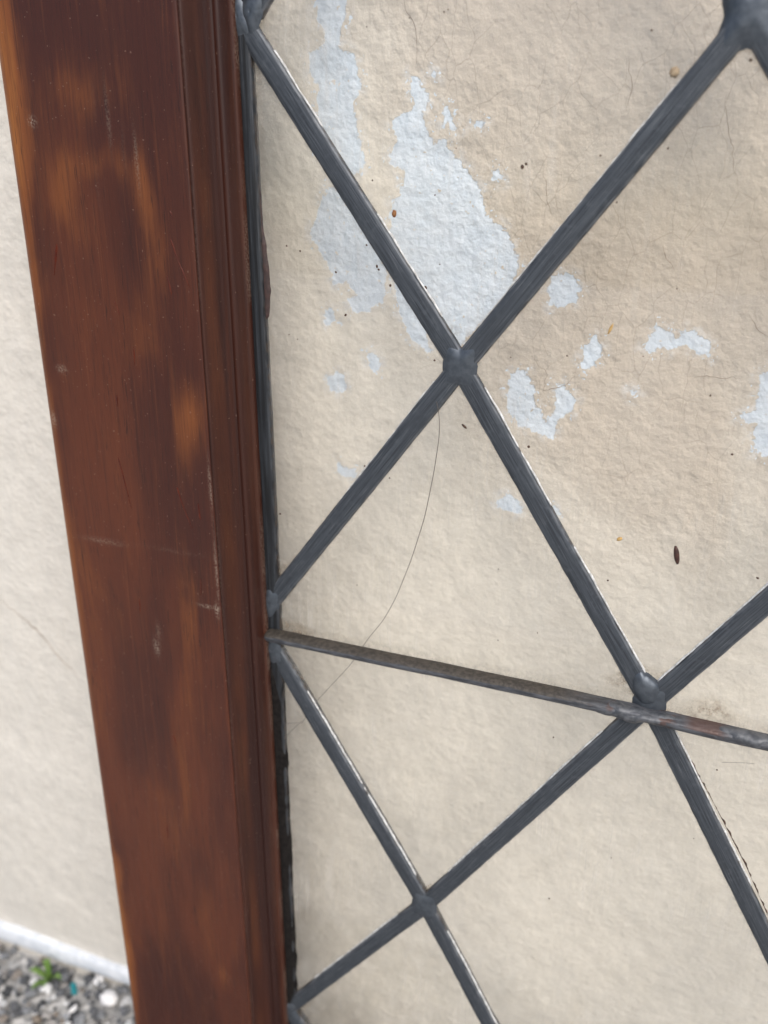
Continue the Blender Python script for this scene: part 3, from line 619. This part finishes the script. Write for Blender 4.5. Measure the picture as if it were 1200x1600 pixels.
# saddle bar tied across the panel
SB = -.1009
def bar_profile():
    return [(.0018, .0012), (.0020, .0017), (.0015, .0040), (.0010, .0057), (.0003, .0062), (-.0010, .0061), (-.0019, .0054), (-.0024, .0040), (-.0024, .0022), (-.0019, .0012), (0, .0009)]
bp = bar_profile(); us = np.r_[-.0686, -.0683, -.0675, -.0662, np.linspace(-.0645, .366, 170)]
vv, uv = [], []
for k_, u in enumerate(us):
    e = [.35, .72, .92, 1.0][k_] if k_ < 4 else 1.0
    b_ = SB+.0001-(.0016*sstep(.03, .12, u))*(u < .2)-(.0016 if u >= .2 else 0)
    b_ += .00018*fbm(np.array([u*40+30.]), np.array([.5]), 7, 2)[0]
    for j, (dv, n) in enumerate(bp):
        n2 = .0036+(n-.0036)*e; d2 = dv*e*(1+.05*fbm(np.array([u*130+20.]), np.array([j*.7]), 171, 2)[0])
        vv.append((u, b_+d2, n2)); uv.append((u+.0672, {0: .75, 1: 1, 2: 1, 3: .7, 4: .52}.get(j, .25)))
F = grid_faces(len(us), len(bp), True)+[tuple(range(len(bp)))[::-1], tuple((len(us)-1)*len(bp)+i for i in range(len(bp)))]
bar = mesh('saddle_bar', LA(vv), [f[::-1] for f in F], M['bar'], sash, uv=uv)
# lumpy solder over the bar beside the joint
us = np.linspace(.0515, .0835, 60); vv = []
for u in us:
    q = (u-.0515)/.032; e = max(0, math.sin(math.pi*min(1, max(0, q))))**.45
    for a in np.linspace(0, 2*np.pi, 20, endpoint=False):
        r = (.0027+.0009*fbm(np.array([u*210+40]), np.array([math.cos(a)*1.3+5]), 181, 3)[0])*max(e, .05)
        vv.append((u, SB-.0009+r*math.cos(a)*.97, .0036+r*1.12*math.sin(a)))
F = grid_faces(60, 20, True)+[tuple(range(20))[::-1], tuple(59*20+k for k in range(20))]
mesh('bar_solder', LA(vv), [f[::-1] for f in F], M['dullsolder'], bar)
def pool(cu, cv, ru, rv, rot, top, seed):       # a melted pool of solder without arms
    nr, na = 14, 48; th = np.arange(na)/na*2*np.pi; cr, sr = math.cos(rot), math.sin(rot)
    R_o = 1+.22*fbm(np.cos(th)*1.3+9+seed, np.sin(th)*1.3+9, 161, 2)
    vv = [(cu, cv, top)]
    for q in np.arange(1, nr+1)/nr:
        x, y = np.cos(th)*R_o*q*ru, np.sin(th)*R_o*q*rv
        h = top*np.sqrt(np.clip(1-q**2.6, 0, 1))+.00022*fbm((x+cu)*260+40, (y+cv)*260+40, 166+seed, 2)*(1-q)
        vv += list(np.c_[cu+x*cr-y*sr, cv+x*sr+y*cr, h])
    F = [(0, 1+a, 1+(a+1) % na) for a in range(na)]+[(1+m*na+a, 1+(m+1)*na+a, 1+(m+1)*na+(a+1) % na, 1+m*na+(a+1) % na) for m in range(nr-1) for a in range(na)]
    return mesh('solder_joint', LA(vv), F, M['solder'], sash)
pool(.0697, -.0935, .0047, .0068, .45, .0030, 3)
us = np.linspace(.089, .112, 44); vv = []
for u in us:
    q = (u-.089)/.023; e = max(0, math.sin(math.pi*q))**.4
    for a in np.linspace(0, 2*np.pi, 18, endpoint=False):
        r = (.0026+.0010*fbm(np.array([u*240+70]), np.array([math.cos(a)*1.3+9]), 191, 3)[0])*max(e, .05)
        vv.append((u, SB-.0012+r*math.cos(a)*.95, .0034+r*1.15*math.sin(a)))
F = grid_faces(44, 18, True)+[tuple(range(18))[::-1], tuple(43*18+k for k in range(18))]
mesh('bar_solder', LA(vv), [f[::-1] for f in F], M['dullsolder'], bar)

# glass, with grime that gathers beside the lead
gu = axis([(-.0715, .125, .0016), (.125, UR, .012)]); gv = axis([(VB_B, -.31, .012), (-.31, .115, .0016), (.115, VB_T, .012)])
U_, V_ = np.meshgrid(gu, gv, indexing='ij'); U_, V_ = U_.ravel(), V_.ravel()
def seg_d(lst):
    b = np.full(len(U_), 1.)
    for (ax, ay), (bx_, by_) in zip(lst[:-1], lst[1:]):
        ex, ey = bx_-ax, by_-ay; tq = np.clip(((U_-ax)*ex+(V_-ay)*ey)/(ex*ex+ey*ey+1e-12), 0, 1); b = np.minimum(b, np.hypot(U_-ax-tq*ex, V_-ay-tq*ey))
    return b
dl = np.full(len(U_), 1.)
for s_ in STR: dl = np.minimum(dl, seg_d(mm(s_)))
db = seg_d(bl); dbar = seg_d([(-.066, SB), (.36, SB-.001)])
gr = .40*sstep(.0058, .0034, dl)+.42*sstep(.0085, .0030, db)*(.5+fbm(U_*50+9, V_*60+40, 15, 3))+.35*sstep(.0065, .003, dbar)
for (a, b, r_, k_) in [(-62, -101, 5, 1.), (-58, -98, 6, .7), (61, -93, 6, .8), (90, -96.0, 7, .9), (84, -104, 4, .6), (-62.5, -74, 5, .5), (-60, -120, 6, .7), (-61, -294, 6, .7), (71, -88, 5, .5), (2, 16, 4, .5), (0, -204, 4, .4), (67, -106, 5, .6)]:
    gr += k_*np.exp(-((U_*1000-a)/r_)**2-((V_*1000-b)/(r_*.6))**2)
gr = np.clip(gr, 0, 1)
kv = np.interp(V_, [-.44, -.33, -.2126, -.0986, .005, .0985, .194], [-4, -3, -2, -1, 0, 1, 2]); ku = (U_-.001)/.0702
pa, pb = np.floor((ku+kv)/2).astype(int), np.floor((ku-kv)/2).astype(int)
dust = np.random.default_rng(5).random((40, 40))[pa % 40, pb % 40]*.10
nu_, nv_ = len(gu), len(gv); f1 = grid_faces(nu_, nv_)
ring = [i*nv_ for i in range(nu_)]+[(nu_-1)*nv_+j for j in range(1, nv_)]+[i*nv_+nv_-1 for i in range(nu_-2, -1, -1)]+[j for j in range(nv_-2, 0, -1)]
nn = nu_*nv_; backv = [(U_[i], V_[i], -TH) for i in ring]
Fg = f1+[(ring[(a+1) % len(ring)], ring[a], nn+a, nn+(a+1) % len(ring)) for a in range(len(ring))]+[tuple(nn+a for a in range(len(ring)))[::-1]]
mesh('glass', LA(np.r_[np.c_[U_, V_, np.zeros(nn)], np.array(backv)]), Fg, M['glass'], sash, smooth=False, attrs=dict(grime=np.r_[gr, np.zeros(len(ring))], dust=np.r_[dust, np.zeros(len(ring))]))

# ragged putty and painted shade by border came, highlight beads with residue along lead
def ragged(name, line, w0, w1, amp, h, mat, seed, freq=220, par=None):
    P, s = polyline(line, .0007); n = len(P); q = np.linspace(0, 1, n)
    T = np.gradient(P, axis=0); T /= np.linalg.norm(T, axis=1)[:, None]; Nn = np.stack([T[:, 1], -T[:, 0]], 1)
    wd = (np.interp(q, np.linspace(0, 1, len(w1)), w1)+amp*fbm(s*freq+seed*7, s*0+.3, 201, 4))
    wd = np.maximum(wd, w0+.00005)*np.clip(np.minimum(q, 1-q)*14, .2, 1)
    vv = []
    for kk, hh in ((0, h*.6), (.35, h), (.8, h*.8), (1, -.00002)):
        vv.append(np.c_[P+Nn*(w0+(wd-w0)*kk)[:, None], np.full(n, hh)])
    return mesh(name, LA(np.stack(vv, 1).reshape(-1, 3)), grid_faces(n, 4), mat, par or sash)
ragged('putty', mm([(-68.6, 14), (-69.1, 40), (-69.5, 62)]), .002, [.0036, .0058, .0047, .0038, .0035], .0004, .0006, M['brownputty'], 1)
ragged('putty', mm([(-65.7, -300), (-66.1, -231), (-66.8, -150), (-67.2, -116)]), -.0024, [.0044, .0038, .0045, .0036, .0041, .0036, .0040, .0038, .0030], .0007, .0021, M['putty'], 2, 120)  # black strip painting the deep shade on the lower border came
for i, (k_, a, b, sgn) in enumerate([(1, .12, .95, 1), (0, .10, .35, -1), (0, .55, .9, -1), (2, .05, .6, 1), (3, .05, .45, -1), (3, .5, .97, -1), (4, .03, .6, -1), (5, .12, .95, -1), (6, .1, .9, 1), (7, .05, .6, -1), (8, .1, .8, 1), (9, .05, .9, -1)]):
    P, s = polyline(mm(STR[k_]), .001); n = len(P); P = P[int(n*a):int(n*b)]
    d_ = P[-1]-P[0]; up = np.array([-d_[1], d_[0]]); side = 1 if up[1] > 0 else -1
    P = P if side < 0 else P[::-1]
    ragged('cement_bead', P, .0033, [.0037, .0039, .0036, .0039, .0036], .00028, .00065, M['cement'], 20+i, 260, CAMES[k_])  # pale beads draw sky glints on the upper edges, with some residue
ragged('grime_crust', mm([(78.5, -112), (92, -133), (106, -156), (122, -186)])[::-1], .0040, [.0042, .0044, .0041], .0007, .0002, M['speck'], 41, 520, CAMES[7])

# ------------------------------------------------------------------ things stuck to the glass
def on_glass(name, u, v, ru, rv, rot, mat, label, cat, group=None, lump=.18, h=.6):
    c = W(u, v, 0); d = ic2[0]*(1+lump*rng.standard_normal((len(ic2[0]), 1))*.6)
    ca, sa = math.cos(rot), math.sin(rot); x, y = d[:, 0]*ru, d[:, 1]*rv
    p = np.stack([u+x*ca-y*sa, v+x*sa+y*ca, np.clip(d[:, 2], -.2, 1)*min(ru, rv)*h+.00003], 1)
    o = mesh(name, WA(p), ic2[1], mat, loc=c); tag(o, label, cat, group); return o
SPECKS= [(17.5, 63.9, 0.5), (18.5, 64.7, 0.4), (-57.0, 40.4, 0.3), (-52.3, 39.0, 0.35), (-39.9, 33.0, 0.35), (-36.6, 19.9, 0.4), (-27.7, 60.1, 0.25), (-10.0, 29.6, 0.55), (-7.9, 56.2, 0.25), (-5.7, 36.7, 0.2), (-29.5, 41.5, 0.3), (-26.0, 35.3, 0.4), (-25.4, 34.4, 0.3), (-21.5, 29.8, 0.4), (48.5, 96.2, 0.25), (38.7, 66.8, 0.3), (56.0, 68.5, 0.25), (73.1, 88.6, 0.4), (44.3, 55.0, 0.25), (62.9, 32.9, 0.2), (53.8, -57.7, 0.3), (25.3, -16.8, 0.4), (83.9, -12.3, 0.35), (41.8, -120.4, 0.35), (96.5, -49.2, 0.35), (-29.8, -30.0, 0.3), (-20.7, -33.1, 0.3), (-62.6, -52.2, 0.4), (-32.5, -75.1, 0.2), (18.4, -59.9, 0.2), (46.2, -191.8, 0.35), (95.2, -118.8, 0.3), (66.3, -165.3, 0.2), (92.0, -148.1, 0.2), (-47.9, -220.3, 0.2), (19.9, -86.5, 0.2), (56.2, 13.7, 0.2), (17.8, 10.5, 0.2), (-6.3, 7.7, 0.35), (-5.9, 103.6, 0.2), (-17.0, 102.2, 0.2), (-29.8, 100.6, 0.2), (-7.0, 103.1, 0.25), (-57.0, 12.3, 0.25), (-54.0, 11.0, 0.2), (-2.0, 68.8, 0.2), (34.6, 12.2, 0.2), (75.7, 4.1, 0.25), (33.1, -80.9, 0.2)]
NAMED = {0: 'larger of two dark red specks side by side right of the big white patch', 1: 'smaller of two dark red specks side by side right of the big white patch',
         5: 'lone dark red dot below the pale left patches near the border', 7: 'round grey brown speck touching the came above the centre joint', 21: 'round grey dot right of the came below the centre joint'}
for i, (a, b, r_) in enumerate(SPECKS):
    on_glass('speck', a/1000, b/1000, r_/1000*rng.uniform(.85, 1.25), r_/1000*rng.uniform(.8, 1.1), rng.uniform(0, 3), M['speck'],
             NAMED.get(i, 'tiny dark speck of dirt stuck to the clear glass'), 'speck', 'dirt specks stuck to the glass')
on_glass('seed', .07305, -.04565, .00085, .0031, .22, M['seed'], 'dark brown slender seed stuck to the glass at right', 'seed', lump=.04, h=.9)
on_glass('crumb', .0558, -.0431, .0009, .0006, .5, M['ochre'], 'small ochre crumb left of the dark seed on the glass', 'crumb', h=.7)
on_glass('rust_fleck', -.0206, .0508, .0007, .0011, .1, M['rustspeck'], 'rusty drop-shaped fleck on the left edge of the big white patch', 'fleck')
on_glass('chaff', .04625, .0208, .0004, .0016, -.35, M['ochre'], 'thin golden brown chaff flake in the upper right diamond', 'chaff', h=.8)
on_glass('smear', .0553, .0865, .0012, .0012, 0, M['tan'], 'pale brown dried smear above the upper right came', 'smear', h=.25, lump=.3)
on_glass('grit', .0043, -.0125, .0004, .0011, .9, M['speck'], 'tiny dark rod-shaped grit just under the centre joint', 'grit', lump=.05, h=.9)
def hair(pts, rad, label, name='hair'):
    p3 = WA([(a/1000, b/1000, n) for a, b, n in pts]); c = p3[0].copy()
    Vt, F = tube3(p3, rad, 6, .0012); tag(mesh(name, Vt, F, M['hair'], loc=c), label, 'hair')
h_ = .0003
hair([(-4.6, -5, .0019), (-3.8, -8.9, .0009), (-3.7, -16.3, h_), (-5.2, -29.6, h_), (-7.8, -45.3, h_), (-12.0, -61.1, h_), (-17.3, -76.8, h_), (-22.0, -87.0, h_), (-27.9, -95.7, .0005), (-35.0, -108.5, h_), (-49.1, -127.6, h_), (-55.4, -139.0, .0016)],
     [.00011, .00013, .00013, .00012, .00011, .00010, .00009, .00009], 'long thin curved dark hair on the glass passing under the saddle bar')
hair([(-65.4, -151.3, .0009), (-60.0, -143.4, .0012), (-55.4, -138.0, .0018)], [.00011, .00010, .00007], 'short dark hair slanting up from the border below the saddle bar')
hair([(-65.7, -141.9, .0009), (-60.8, -140.6, .0013), (-54.8, -137.9, .0018)], [.00008, .00007, .00005], 'very fine short hair lying nearly level below the saddle bar')
hair([(96.2, -115.3, h_), (98.1, -114.3, h_), (100.6, -114.9, h_), (102.8, -113.0, h_), (105.7, -113.2, h_)], [.00007, .00006], 'wispy wavy fibre on the glass under the right end of the bar', 'fibre')
